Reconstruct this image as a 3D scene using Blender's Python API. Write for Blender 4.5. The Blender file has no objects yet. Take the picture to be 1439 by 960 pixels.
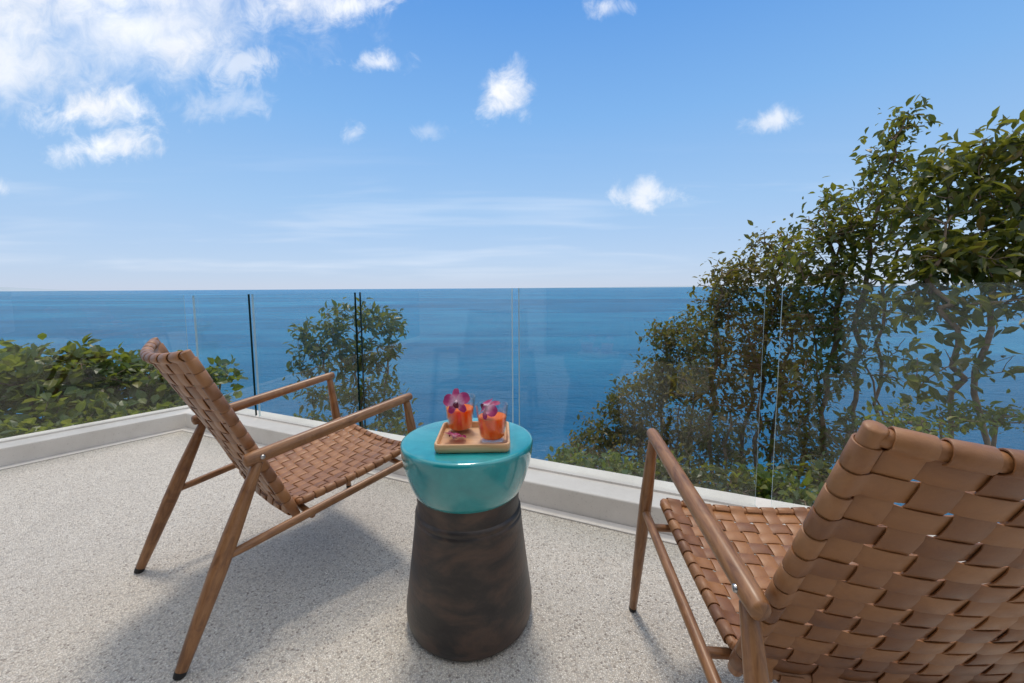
import bpy, math, random
import numpy as np
from mathutils import Vector, Matrix

# ------------------------------------------------------------------ camera, sky, sun, exposure
scene = bpy.context.scene
C = scene.collection
F_PX, CX, CY, W_PX, H_PX = 581.7, 719.5, 457.4, 1439.0, 960.0
PITCH, ROLL, CAM_H = math.radians(5.17), math.radians(0.35), 0.9
fw = np.array([0, math.cos(PITCH), -math.sin(PITCH)])
up0 = np.array([0, math.sin(PITCH), math.cos(PITCH)])
rt = math.cos(ROLL) * np.array([1., 0, 0]) - math.sin(ROLL) * up0
up = math.cos(ROLL) * up0 + math.sin(ROLL) * np.array([1., 0, 0])
CAM = np.array([0., 0., CAM_H])
cam_data = bpy.data.cameras.new('camera')
cam = bpy.data.objects.new('camera', cam_data); C.objects.link(cam)
cam.matrix_world = Matrix(((rt[0], up[0], -fw[0], 0), (rt[1], up[1], -fw[1], 0), (rt[2], up[2], -fw[2], CAM_H), (0, 0, 0, 1)))
cam_data.sensor_width = 36.0
cam_data.lens = 36.0 * F_PX / W_PX
cam_data.shift_y = (CY - H_PX / 2) / W_PX
cam_data.clip_start = 0.02
cam_data.clip_end = 200000
scene.camera = cam

SUN_AZ, SUN_EL = math.radians(-8.0), math.radians(69.0)     # azimuth from +Y towards +X
sd = bpy.data.lights.new('sun', 'SUN'); sd.energy = 1.5; sd.angle = math.radians(10.0); sd.color = (1.0, 0.89, 0.76)
sun = bpy.data.objects.new('sun', sd); C.objects.link(sun)
sdir = Vector((math.sin(SUN_AZ) * math.cos(SUN_EL), math.cos(SUN_AZ) * math.cos(SUN_EL), math.sin(SUN_EL)))
sun.rotation_euler = sdir.to_track_quat('Z', 'Y').to_euler()
sun.location = (0, 0, 30)

vs = scene.view_settings
vs.view_transform = 'Standard'; vs.look = 'None'; vs.gamma = 1.0; vs.use_curve_mapping = False
vs.exposure = 0.24
scene.cycles.use_denoising = True
scene.cycles.max_bounces = 7
scene.cycles.diffuse_bounces = 3
scene.cycles.glossy_bounces = 4
scene.cycles.transparent_max_bounces = 24
scene.cycles.caustics_reflective = False
scene.cycles.caustics_refractive = False
scene.cycles.sample_clamp_indirect = 6.0

def ray(x, y): return fw + rt * (x - CX) / F_PX - up * (y - CY) / F_PX
def at_z(x, y, z):
    d = ray(x, y); return CAM + d * ((z - CAM_H) / d[2])
def at_y(x, y, Y):
    d = ray(x, y); return CAM + d * (Y / d[1])

# ---- node helper
class NT:
    def __init__(s, tree): s.t = tree; s.n = tree.nodes; s.l = tree.links
    def new(s, typ, props=None, **ins):
        nd = s.n.new(typ)
        for k, v in (props or {}).items(): setattr(nd, k, v)
        for k, v in ins.items(): s.set(nd, k, v)
        return nd
    def set(s, nd, k, v):
        sock = nd.inputs[int(k[1:])] if k[0] == 'i' and k[1:].isdigit() else nd.inputs[k.replace('_', ' ')]
        if isinstance(v, bpy.types.NodeSocket): s.l.new(v, sock)
        elif isinstance(v, bpy.types.Node): s.l.new(v.outputs[0], sock)
        else: sock.default_value = v
    def math(s, op, a, b=0.0, c=0.0, clamp=False):
        nd = s.n.new('ShaderNodeMath'); nd.operation = op; nd.use_clamp = clamp
        s.set(nd, 'i0', a); s.set(nd, 'i1', b); s.set(nd, 'i2', c); return nd.outputs[0]
    def mix(s, fac, a, b, mode='MIX'):
        nd = s.n.new('ShaderNodeMix'); nd.data_type = 'RGBA'; nd.blend_type = mode
        s.set(nd, 'i0', fac); s.set(nd, 'i6', a); s.set(nd, 'i7', b); return nd.outputs[2]
    def ramp(s, fac, stops, interp='LINEAR'):
        nd = s.n.new('ShaderNodeValToRGB'); cr = nd.color_ramp; cr.interpolation = interp
        while len(cr.elements) < len(stops): cr.elements.new(0.5)
        for e, (p, c) in zip(cr.elements, stops):
            e.position = p; e.color = c if len(c) == 4 else (*c, 1)
        s.set(nd, 'i0', fac); return nd.outputs[0]
    def smooth(s, x, lo, hi):
        nd = s.n.new('ShaderNodeMapRange'); nd.interpolation_type = 'SMOOTHSTEP'
        s.set(nd, 'i0', x); s.set(nd, 'i1', lo); s.set(nd, 'i2', hi); s.set(nd, 'i3', 0.0); s.set(nd, 'i4', 1.0); return nd.outputs[0]
    def noise(s, vec, scale, detail=4.0, rough=0.55, dist=0.0, out=0, dims='3D'):
        nd = s.n.new('ShaderNodeTexNoise'); nd.noise_dimensions = dims
        if vec is not None: s.set(nd, 'Vector', vec)
        s.set(nd, 'Scale', scale); s.set(nd, 'Detail', detail); s.set(nd, 'Roughness', rough); s.set(nd, 'Distortion', dist)
        return nd.outputs[out]

# ---- world: clear tropical sky with scattered cumulus in view
world = bpy.data.worlds.new('World'); scene.world = world; world.use_nodes = True
w = NT(world.node_tree); w.n.clear()
SKY = 0.148
sky = w.new('ShaderNodeTexSky', dict(sky_type='NISHITA', sun_disc=False, sun_elevation=SUN_EL, sun_rotation=SUN_AZ,
                                     altitude=40.0, air_density=1.0, dust_density=0.0, ozone_density=2.0))
gen = w.new('ShaderNodeTexCoord').outputs['Generated']
sep = w.new('ShaderNodeSeparateXYZ', None, i0=gen)
dx, dy, dz = sep.outputs
ysafe = w.math('MAXIMUM', dy, 0.05)
px = w.math('DIVIDE', dx, ysafe); pz = w.math('DIVIDE', dz, ysafe)
pv = w.new('ShaderNodeCombineXYZ', None, X=px, Y=pz, Z=0.0).outputs[0]
edge_n = w.math('SUBTRACT', w.noise(pv, 15.0, 7.0, 0.66, 0.5), 0.5)
big_n = w.math('SUBTRACT', w.noise(pv, 3.6, 3.0, 0.60, 0.2), 0.5)
def dir_of(x, y):
    d = ray(x, y); return d[0] / d[1], d[2] / d[1]
clouds = [  # px x, y, half-width, half-height, tilt, strength, noise amount
    (130, -25, 490, 170, 0.12, 1.0, 1.1), (20, 90, 240, 95, 0.0, 0.85, 1.3), (250, 60, 150, 60, .1, .9, 1.5),
    (115, 152, 130, 38, 0.16, 0.95, 2.2), (155, 205, 100, 28, 0.16, 0.9, 2.4), (490, 8, 90, 26, 0.2, .9, 2.6),
    (345, 85, 70, 30, 0.2, .6, 3.2), (410, 8, 150, 52, .12, .95, 1.8), (190, 40, 260, 90, .1, .95, .9),
    (708, 132, 50, 38, 0.75, 1.0, 2.2), (533, 88, 58, 19, 0.0, 0.85, 2.6), (497, 187, 28, 18, 0.0, 0.85, 2.2),
    (915, 272, 72, 28, 0.08, 0.8, 2.6), (1083, 168, 42, 18, 0.3, 0.75, 2.4), (845, 8, 42, 18, 0.0, 0.75, 2.6),
    (600, 184, 46, 14, 0.0, 0.3, 3.0), (300, 150, 70, 24, 0.1, .35, 3.2), (0, 265, 24, 16, 0, .6, 2.2)]
noise_sum = w.math('ADD', edge_n, w.math('MULTIPLY', big_n, 0.8))
acc = None
for (cx, cy, hw, hh, tilt, st, na) in clouds:
    u0, v0 = dir_of(cx, cy); ru, rv = hw / F_PX, hh / F_PX
    mp = w.new('ShaderNodeMapping', dict(vector_type='TEXTURE'), Vector=pv)
    mp.inputs['Location'].default_value = (u0, v0, 0); mp.inputs['Rotation'].default_value = (0, 0, tilt); mp.inputs['Scale'].default_value = (ru, rv, 1)
    r = w.new('ShaderNodeVectorMath', dict(operation='LENGTH'), i0=mp.outputs[0]).outputs['Value']
    nz = w.math('MULTIPLY', noise_sum, na)
    m = w.math('MULTIPLY', w.smooth(w.math('ADD', w.math('SUBTRACT', 1.0, r), nz), 0.0, 1.25), st)
    acc = m if acc is None else w.math('MAXIMUM', acc, m)
acc = w.math('MULTIPLY', acc, w.smooth(dy, 0.1, 0.25))
# thin streaks low over the sea
sv = w.new('ShaderNodeCombineXYZ', None, X=w.math('MULTIPLY', px, 1.1), Y=w.math('MULTIPLY', pz, 13.0), Z=3.7).outputs[0]
streak = w.math('MULTIPLY', w.smooth(w.noise(sv, 1.5, 3.0, 0.55, 0.3), 0.47, 0.75),
                w.math('MULTIPLY', w.smooth(pz, 0.0, 0.05), w.math('SUBTRACT', 1.0, w.smooth(pz, 0.16, 0.36))))
streak = w.math('MULTIPLY', streak, w.math('MULTIPLY', 0.24, w.smooth(dy, 0.05, 0.3)))
# dense unseen cloud overhead and behind, added to lift the fill light; flat layer
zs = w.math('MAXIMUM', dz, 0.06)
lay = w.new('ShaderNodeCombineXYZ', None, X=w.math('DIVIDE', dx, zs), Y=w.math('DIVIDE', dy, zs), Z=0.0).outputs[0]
fill_cloud = w.math('MULTIPLY', w.smooth(w.noise(lay, 1.1, 4.0, 0.6, 0.3), 0.30, 0.52),
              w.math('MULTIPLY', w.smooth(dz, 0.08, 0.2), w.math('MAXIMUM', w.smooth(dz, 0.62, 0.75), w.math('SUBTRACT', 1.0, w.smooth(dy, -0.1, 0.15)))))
mask = w.math('MAXIMUM', w.math('MAXIMUM', acc, streak), fill_cloud)
shade = w.math('ADD', 0.80, w.math('MULTIPLY', w.noise(pv, 5.0, 2.0, 0.6), 0.34))
ccol = w.new('ShaderNodeCombineXYZ', None, X=w.math('MULTIPLY', shade, 6.0), Y=w.math('MULTIPLY', shade, 6.1), Z=w.math('MULTIPLY', shade, 6.35)).outputs[0]
# humid sea air: the sky pales evenly towards the horizon all round
air = w.ramp(w.math('MAXIMUM', dz, 0.0), [(0.0, (.355, .435, .590)), (.06, (.335, .445, .625)), (.18, (.262, .420, .64)), (.36, (.160, .345, .635)), (.55, (.082, .248, .585)), (1.0, (.04, .16, .46))])
air = w.mix(1.0, air, (7.6, 7.6, 7.6, 1), 'MULTIPLY')
skycol = w.mix(0.90, sky.outputs[0], air)
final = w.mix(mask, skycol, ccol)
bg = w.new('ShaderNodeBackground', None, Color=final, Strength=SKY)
wo = w.new('ShaderNodeOutputWorld'); w.l.new(bg.outputs[0], wo.inputs[0])

world.cycles.sampling_method = 'MANUAL'; world.cycles.sample_map_resolution = 512

# ------------------------------------------------------------------ materials
MATS = {}
def mat(name):
    m = bpy.data.materials.new(name); m.use_nodes = True; MATS[name] = m
    t = NT(m.node_tree); t.n.clear()
    o = t.new('ShaderNodeOutputMaterial'); t.out = o.inputs[0]
    return m, t
def principled(t, **k):
    b = t.new('ShaderNodeBsdfPrincipled', None, **k); t.l.new(b.outputs[0], t.out); return b
def bump(t, height, strength, dist):
    return t.new('ShaderNodeBump', None, Height=height, Strength=strength, Distance=dist).outputs[0]
def objco(t): return t.new('ShaderNodeTexCoord').outputs['Object']
def rgb(*c): return (*c, 1.0)

def make_materials():
    # washed pebble floor
    m, t = mat('washed_pebble')
    co = objco(t)
    v1 = t.new('ShaderNodeTexVoronoi', dict(feature='F1'), Vector=co, Scale=205.0, Randomness=1.0)
    ve = t.new('ShaderNodeTexVoronoi', dict(feature='DISTANCE_TO_EDGE'), Vector=co, Scale=205.0, Randomness=1.0)
    h = t.new('ShaderNodeSeparateColor', None, i0=v1.outputs['Color'])
    col = t.ramp(h.outputs[0], [(0.0, (.24, .205, .175)), (.12, (.62, .56, .48)), (.45, (.80, .75, .66)), (.75, (.72, .68, .61)), (.9, (.42, .395, .36)), (1.0, (.90, .86, .78))])
    col = t.mix(t.smooth(ve.outputs['Distance'], 0.0, 0.12), rgb(.40, .355, .30), col)
    big = t.noise(co, 1.6, 5.0, 0.6)
    col = t.mix(t.math('MULTIPLY', t.smooth(big, 0.42, 0.72), 0.26), col, rgb(.47, .43, .385))
    stain = t.smooth(t.noise(co, .7, 8.0, .72, 1.2), .56, .70)
    col = t.mix(t.math('MULTIPLY', stain, .22), col, rgb(.36, .32, .28))
    nor = bump(t, t.math('ADD', t.smooth(ve.outputs['Distance'], 0.0, 0.25), t.math('MULTIPLY', t.noise(co, 60.0, 3.0), .6)), 0.75, 0.0016)
    principled(t, Base_Color=col, Roughness=t.math('ADD', .52, t.math('MULTIPLY', big, .2)), Normal=nor)
    # kerb cement
    m, t = mat('kerb_cement')
    co = objco(t)
    n = t.noise(co, 3.0, 8.0, 0.65)
    col = t.ramp(n, [(0.3, (.62, .575, .52)), (0.55, (.73, .685, .63)), (0.75, (.79, .755, .70))])
    sp = t.smooth(t.noise(co, 130.0, 2.0), 0.62, 0.72)
    col = t.mix(t.math('MULTIPLY', sp, .3), col, rgb(.33, .29, .25))
    principled(t, Base_Color=col, Roughness=0.7, Normal=bump(t, t.noise(co, 45.0, 6.0), 0.25, 0.002))
    # wood with grain along the uv length
    m, t = mat('teak_wood')
    uv = t.new('ShaderNodeTexCoord').outputs['UV']
    mp = t.new('ShaderNodeMapping', None, Vector=uv); mp.inputs['Scale'].default_value = (9.0, 3.0, 1.0)
    g = t.noise(mp.outputs[0], 5.0, 8.0, 0.65, 1.2)
    mp2 = t.new('ShaderNodeMapping', None, Vector=uv); mp2.inputs['Scale'].default_value = (60.0, 5.0, 1.0)
    g2 = t.noise(mp2.outputs[0], 4.0, 4.0, 0.6)
    col = t.ramp(t.math('ADD', t.math('MULTIPLY', g, .7), t.math('MULTIPLY', g2, .3)), [(0.28, (.10, .040, .017)), (0.46, (.235, .105, .042)), (0.6, (.345, .165, .066)), (.75, (.18, .074, .030))])
    principled(t, Base_Color=col, Roughness=t.math('ADD', .30, t.math('MULTIPLY', g2, .2)), Normal=bump(t, g2, 0.15, 0.0008), Coat_Weight=0.15, Coat_Roughness=0.3)
    # leather
    m, t = mat('brown_leather')
    co = objco(t)
    oi = t.new('ShaderNodeObjectInfo').outputs['Random']
    n = t.noise(co, 24.0, 8.0, 0.68, .6)
    f = t.math('ADD', t.math('MULTIPLY', n, .6), t.math('MULTIPLY', oi, .4))
    col = t.ramp(f, [(0.2, (.160, .060, .021)), (0.45, (.275, .115, .040)), (0.65, (.36, .160, .055)), (.85, (.25, .100, .035))])
    fine = t.new('ShaderNodeTexVoronoi', dict(feature='DISTANCE_TO_EDGE'), Vector=co, Scale=900.0).outputs[0]
    scr = t.noise(co, 220.0, 4.0, 0.7)
    principled(t, Base_Color=col, Roughness=t.math('ADD', .36, t.math('MULTIPLY', n, .22)), Normal=bump(t, t.math('ADD', t.math('ADD', fine, scr), t.math('MULTIPLY', t.noise(co, 70.0, 4.0, .6, .8), 1.6)), 0.35, 0.0009), Coat_Weight=.3, Coat_Roughness=.36, Coat_IOR=1.5)
    m, t = mat('black_rubber'); principled(t, Base_Color=rgb(.012, .012, .012), Roughness=.6)
    m, t = mat('steel'); principled(t, Base_Color=rgb(.5, .5, .5), Metallic=1.0, Roughness=.32)
    # turquoise glaze
    m, t = mat('turquoise_glaze')
    co = objco(t)
    n = t.noise(co, 9.0, 6.0, .6, .5)
    col = t.ramp(n, [(0.3, (.006, .235, .26)), (.55, (.014, .32, .34)), (.75, (.05, .41, .42))])
    crk = t.new('ShaderNodeTexVoronoi', dict(feature='DISTANCE_TO_EDGE'), Vector=co, Scale=70.0).outputs[0]
    col = t.mix(t.math('MULTIPLY', t.math('SUBTRACT', 1.0, t.smooth(crk, 0.0, .025)), .18), col, rgb(.01, .11, .13))
    principled(t, Base_Color=col, Roughness=t.math('ADD', .10, t.math('MULTIPLY', n, .16)), Normal=bump(t, t.noise(co, 16.0, 3.0), 0.10, 0.004), IOR=1.5, Coat_Weight=.9, Coat_Roughness=.05, Coat_IOR=1.55)
    # fired dark clay
    m, t = mat('dark_clay')
    co = objco(t)
    mp = t.new('ShaderNodeMapping', None, Vector=co); mp.inputs['Scale'].default_value = (.9, .9, 1.9)
    n = t.noise(mp.outputs[0], 7.0, 6.0, .6, .4)
    col = t.ramp(n, [(0.3, (.012, .010, .010)), (.46, (.030, .024, .022)), (.60, (.085, .052, .037)), (.75, (.042, .033, .030))])
    mp2 = t.new('ShaderNodeMapping', None, Vector=co); mp2.inputs['Scale'].default_value = (4, 4, 60)
    n2 = t.noise(mp2.outputs[0], 3.0, 4.0, .6)
    principled(t, Base_Color=col, Roughness=t.math('ADD', .26, t.math('MULTIPLY', n, .25)), Normal=bump(t, t.math('ADD', n2, t.noise(co, 120.0, 4.0)), 0.3, 0.0016))
    # tray wood
    m, t = mat('pale_wood')
    co = objco(t)
    mp = t.new('ShaderNodeMapping', None, Vector=co); mp.inputs['Scale'].default_value = (3, 40, 40)
    g = t.noise(mp.outputs[0], 3.0, 6.0, .6, .8)
    col = t.ramp(g, [(0.3, (.58, .32, .15)), (.6, (.74, .47, .25)), (.8, (.66, .39, .19))])
    principled(t, Base_Color=col, Roughness=.38, Normal=bump(t, g, .1, .0006))
    # thin clear glass
    def glass(name, tint, extra, rough, power=5.0):
        m, t = mat(name)
        tr = t.new('ShaderNodeBsdfTransparent', None, Color=tint)
        gl = t.new('ShaderNodeBsdfGlossy', None, Color=rgb(1, 1, 1), Roughness=rough)
        fc = t.new('ShaderNodeLayerWeight', None, Blend=.5).outputs['Facing']
        fr = t.math('ADD', .026 if power == 5.0 else .045, t.math('MULTIPLY', .90, t.math('POWER', fc, power)))
        co = objco(t)
        dirt = t.smooth(t.noise(co, 2.3, 7.0, .65), .45, .8)
        fac = t.math('ADD', fr, extra)
        mx = t.new('ShaderNodeMixShader', None, i0=fac, i1=tr, i2=gl)
        di = t.new('ShaderNodeBsdfDiffuse', None, Color=rgb(.8, .82, .82))
        mx2 = t.new('ShaderNodeMixShader', None, i0=t.math('MULTIPLY', dirt, .010), i1=mx, i2=di)
        t.l.new(mx2.outputs[0], t.out)
    glass('balustrade_glass', rgb(.955, .975, .968), 0.004, 0.0)
    glass('tumbler_glass', rgb(.99, .992, .992), 0.0, 0.01, 3.6)
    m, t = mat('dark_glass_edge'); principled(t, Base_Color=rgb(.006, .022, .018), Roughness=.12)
    m, t = mat('lit_glass_edge')  # lighter copy of the glass edge: caught light put into its colour
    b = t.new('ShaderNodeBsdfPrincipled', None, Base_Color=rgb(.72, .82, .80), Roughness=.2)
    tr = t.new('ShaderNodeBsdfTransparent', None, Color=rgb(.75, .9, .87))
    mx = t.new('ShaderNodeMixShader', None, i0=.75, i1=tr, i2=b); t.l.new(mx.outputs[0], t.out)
    # juice
    m, t = mat('orange_juice')
    co = objco(t); n = t.noise(co, 160.0, 3.0)
    col = t.ramp(n, [(.3, (1.0, .125, .003)), (.7, (1.0, .18, .008))])
    b = principled(t, Base_Color=col, Roughness=.25, Subsurface_Weight=1.0, Subsurface_Scale=.10)
    b.inputs['Subsurface Radius'].default_value = (1.0, .35, .06)
    m, t = mat('juice_foam')
    co = objco(t); n = t.noise(co, 260.0, 4.0)
    col = t.ramp(n, [(.35, (.98, .34, .05)), (.65, (.98, .48, .12))])
    b = t.new('ShaderNodeBsdfPrincipled', None, Base_Color=col, Roughness=.5, Normal=bump(t, n, .4, .001))
    tl = t.new('ShaderNodeBsdfTranslucent', None, Color=col)
    mx = t.new('ShaderNodeMixShader', None, i0=.65, i1=b, i2=tl); t.l.new(mx.outputs[0], t.out)
    # orchid
    m, t = mat('orchid_petal')
    uv = t.new('ShaderNodeTexCoord').outputs['UV']; su = t.new('ShaderNodeSeparateXYZ', None, i0=uv)
    n = t.noise(uv, 5.0, 4.0)
    f = t.math('ADD', su.outputs[1], t.math('MULTIPLY', t.math('SUBTRACT', n, .5), .35))
    mp = t.new('ShaderNodeMapping', None, Vector=uv); mp.inputs['Scale'].default_value = (14, 1, 1)
    vein = t.noise(mp.outputs[0], 2.0, 2.0)
    col = t.ramp(f, [(.05, (.85, .70, .77)), (.34, (.74, .36, .52)), (.62, (.48, .05, .20)), (1.0, (.36, .03, .15))])
    col = t.mix(t.math('MULTIPLY', t.smooth(vein, .5, .65), .35), col, rgb(.22, .012, .10))
    b = t.new('ShaderNodeBsdfPrincipled', None, Base_Color=col, Roughness=.5)
    tl = t.new('ShaderNodeBsdfTranslucent', None, Color=col)
    mx = t.new('ShaderNodeMixShader', None, i0=.4, i1=b, i2=tl); t.l.new(mx.outputs[0], t.out)
    m, t = mat('orchid_lip'); principled(t, Base_Color=rgb(.13, .008, .045), Roughness=.4)
    # bark
    m, t = mat('bark')
    co = objco(t); n = t.noise(co, 22.0, 6.0, .65)
    principled(t, Base_Color=t.ramp(n, [(.3, (.12, .078, .052)), (.6, (.27, .19, .13)), (.8, (.36, .27, .19))]), Roughness=.85, Normal=bump(t, n, .5, .006))
    # leaves
    def leaf(name, stops, trans, tcol):
        m, t = mat(name)
        isl = t.new('ShaderNodeNewGeometry').outputs['Random Per Island']
        oi = t.new('ShaderNodeObjectInfo').outputs['Random']
        f = t.math('FRACT', t.math('ADD', isl, oi))
        col = t.ramp(f, stops)
        uv = t.new('ShaderNodeTexCoord').outputs['UV']; su = t.new('ShaderNodeSeparateXYZ', None, i0=uv)
        rib = t.math('SUBTRACT', 1.0, t.smooth(t.math('ABSOLUTE', su.outputs[0]), 0.0, .06))
        col = t.mix(t.math('MULTIPLY', rib, .4), col, rgb(.16, .20, .05))
        b = t.new('ShaderNodeBsdfPrincipled', None, Base_Color=col, Roughness=.36)
        tl = t.new('ShaderNodeBsdfTranslucent', None, Color=t.mix(.55, col, tcol))
        mx = t.new('ShaderNodeMixShader', None, i0=trans, i1=b, i2=tl); t.l.new(mx.outputs[0], t.out)
    leaf('leaf_dark', [(0, (.030, .048, .017)), (.45, (.048, .076, .023)), (.75, (.078, .10, .028)), (.93, (.14, .13, .034)), (1, (.21, .13, .045))], .44, rgb(.48, .48, .04))
    leaf('leaf_bronze', [(0, (.034, .046, .017)), (.4, (.060, .074, .024)), (.7, (.105, .098, .032)), (.9, (.17, .12, .04)), (1, (.25, .15, .055))], .44, rgb(.52, .44, .05))
    leaf('leaf_bright', [(0, (.040, .076, .021)), (.5, (.070, .122, .027)), (.8, (.11, .155, .032)), (1, (.25, .23, .05))], .46, rgb(.50, .55, .05))
    # hillside
    m, t = mat('hillside_soil')
    co = objco(t); n = t.noise(co, .9, 8.0, .65); n2 = t.noise(co, 9.0, 6.0, .7)
    col = t.ramp(t.math('ADD', t.math('MULTIPLY', n, .5), t.math('MULTIPLY', n2, .5)), [(.3, (.025, .030, .014)), (.5, (.050, .060, .022)), (.7, (.13, .105, .065))])
    principled(t, Base_Color=col, Roughness=.95, Normal=bump(t, n2, 1.0, .08))
    # sea
    m, t = mat('sea_water')
    co = objco(t)
    def m3(sx, sy, rz=0.0):
        nd = t.new('ShaderNodeMapping', None, Vector=co); nd.inputs['Scale'].default_value = (sx, sy, 1); nd.inputs['Rotation'].default_value = (0, 0, rz); return nd.outputs[0]
    wind = t.noise(m3(.0009, .0030, .12), 1.0, 6.0, .6, .6)
    wind2 = t.noise(m3(.006, .014, -.1), 1.0, 5.0, .6, .6)
    f = t.math('ADD', t.math('MULTIPLY', wind, .6), t.math('MULTIPLY', wind2, .4))
    col = t.ramp(f, [(.36, (.001, .088, .215)), (.47, (.003, .140, .305)), (.55, (.008, .190, .37)), (.68, (.035, .28, .47))])
    wv = t.math('ADD', t.math('MULTIPLY', t.noise(m3(.16, .30, .2), 1.0, 6.0, .62, .5), 1.0), t.math('MULTIPLY', t.noise(m3(.9, 1.5, -.25), 1.0, 5.0, .65, .3), .35))
    swell = t.noise(m3(.02, .055, .15), 1.0, 4.0, .55, .3)
    nor = bump(t, t.math('ADD', t.math('MULTIPLY', wv, 1.3), t.math('MULTIPLY', swell, 2.6)), 1.0, 1.8)
    sx = t.new('ShaderNodeSeparateXYZ', None, i0=co)
    near = t.math('SUBTRACT', 1.0, t.smooth(t.new('ShaderNodeVectorMath', dict(operation='LENGTH'), i0=co).outputs['Value'], 45.0, 120.0))
    foam = t.math('MULTIPLY', t.smooth(t.noise(m3(.25, .4), 1.0, 7.0, .7, 1.0), .50, .62), near)
    caps = t.smooth(t.noise(m3(.10, .30, .2), 1.0, 8.0, .72, .5), .735, .80)
    fo = t.math('MAXIMUM', t.math('MULTIPLY', foam, .8), t.math('MULTIPLY', caps, .22))
    col = t.mix(fo, col, rgb(.62, .70, .74))
    b = principled(t, Base_Color=col, Roughness=.26, IOR=1.33, Normal=nor)
    b.inputs['Specular IOR Level'].default_value = 0.11
    # villa
    m, t = mat('villa_plaster')
    co = objco(t); n = t.noise(co, 2.0, 6.0, .6)
    principled(t, Base_Color=t.ramp(n, [(.3, (.70, .66, .60)), (.7, (.80, .77, .71))]), Roughness=.85, Normal=bump(t, t.noise(co, 70.0, 5.0), .3, .002))
    m, t = mat('dark_aluminium'); principled(t, Base_Color=rgb(.05, .05, .052), Metallic=.6, Roughness=.4)
    m, t = mat('door_glass'); principled(t, Base_Color=rgb(.02, .024, .026), Roughness=.04)
make_materials()

# ------------------------------------------------------------------ mesh helpers
def mesh_obj(name, verts, faces, material, parent=None, uvs=None, smooth=None, mats=None, fmat=None):
    me = bpy.data.meshes.new(name)
    me.from_pydata([tuple(v) for v in verts], [], [tuple(f) for f in faces])
    for mm in (mats or [material]): me.materials.append(MATS[mm])
    if fmat is not None: me.polygons.foreach_set('material_index', fmat)
    if uvs is not None:
        l = me.uv_layers.new(name='UVMap'); idx = np.empty(len(me.loops), dtype=np.int32); me.loops.foreach_get('vertex_index', idx)
        l.data.foreach_set('uv', np.asarray(uvs, dtype=np.float32)[idx].ravel())
    if smooth is not None:
        me.polygons.foreach_set('use_smooth', [True] * len(me.polygons))
        if smooth < 179: me.set_sharp_from_angle(angle=math.radians(smooth))
    me.update()
    o = bpy.data.objects.new(name, me); C.objects.link(o)
    if parent is not None: o.parent = parent
    return o
def empty(name, loc=(0, 0, 0), rz=0.0):
    o = bpy.data.objects.new(name, None); C.objects.link(o); o.location = tuple(loc); o.rotation_euler = (0, 0, rz); o.empty_display_size = .1; return o
def tag(o, label=None, cat=None, group=None, kind=None):
    if label: o['label'] = label
    if cat: o['category'] = cat
    if group: o['group'] = group
    if kind: o['kind'] = kind
    return o
def nrm(v):
    v = np.asarray(v, float); return v / (np.linalg.norm(v) + 1e-12)

def rod_geo(pts, radii, ref=(1, 0, 0), seg=14, cap=0.5, base=0):
    """sweep an ellipse along pts; radii: list of r or (r_ref, r_other); rounded caps. returns verts, faces, uvs"""
    P = [np.asarray(p, float) for p in pts]; R = [(r, r) if np.isscalar(r) else r for r in radii]
    T = [nrm(P[min(i + 1, len(P) - 1)] - P[max(i - 1, 0)]) for i in range(len(P))]
    rings = []
    if cap > 0:
        for q in (0.0, .35, .7): 
            s = math.sin(math.acos(1 - q)) if q > 0 else 0.12
            rings.append((P[0] - T[0] * R[0][0] * cap * (1 - q), T[0], (R[0][0] * s, R[0][1] * s)))
    for p, t_, r in zip(P, T, R): rings.append((p, t_, r))
    if cap > 0:
        for q in (.7, .35, 0.0):
            s = math.sin(math.acos(1 - q)) if q > 0 else 0.12
            rings.append((P[-1] + T[-1] * R[-1][0] * cap * (1 - q), T[-1], (R[-1][0] * s, R[-1][1] * s)))
    V, F, U = [], [], []
    d = 0.0
    for k, (p, t_, r) in enumerate(rings):
        if k: d += np.linalg.norm(p - rings[k - 1][0])
        a = np.asarray(ref, float); a = nrm(a - t_ * (a @ t_)); b = np.cross(t_, a)
        for j in range(seg):
            th = 2 * math.pi * j / seg
            V.append(p + a * r[0] * math.cos(th) + b * r[1] * math.sin(th)); U.append((abs(j / seg - .5) * .12, d))
    n = len(rings)
    for k in range(n - 1):
        for j in range(seg):
            j2 = (j + 1) % seg
            F.append((base + k * seg + j, base + k * seg + j2, base + (k + 1) * seg + j2, base + (k + 1) * seg + j))
    F.append(tuple(base + j for j in range(seg))[::-1]); F.append(tuple(base + (n - 1) * seg + j for j in range(seg)))
    return V, F, U
def rod(name, pts, radii, material, parent=None, **k):
    V, F, U = rod_geo(pts, radii, **k)
    off = random.random() * 7
    return mesh_obj(name, V, F, material, parent, uvs=[(u[0] + off, u[1] + off) for u in U], smooth=50)
def rods(name, specs, material, parent=None, **k):
    V, F, U = [], [], []
    for pts, radii in specs:
        v, f, u = rod_geo(pts, radii, base=len(V), **k); V += v; F += f; U += u
    return mesh_obj(name, V, F, material, parent, uvs=U, smooth=50)
def lathe(name, prof, material, parent=None, seg=72, smooth=40, loc=None):
    V, F = [], []
    for (r, z) in prof:
        for j in range(seg):
            th = 2 * math.pi * j / seg; V.append((r * math.cos(th), r * math.sin(th), z))
    for k in range(len(prof) - 1):
        for j in range(seg):
            j2 = (j + 1) % seg; F.append((k * seg + j, k * seg + j2, (k + 1) * seg + j2, (k + 1) * seg + j))
    F.append(tuple(range(seg))[::-1]); n = len(prof) - 1; F.append(tuple(n * seg + j for j in range(seg)))
    o = mesh_obj(name, V, F, material, parent, smooth=smooth)
    if loc is not None: o.location = tuple(loc)
    return o
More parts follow.
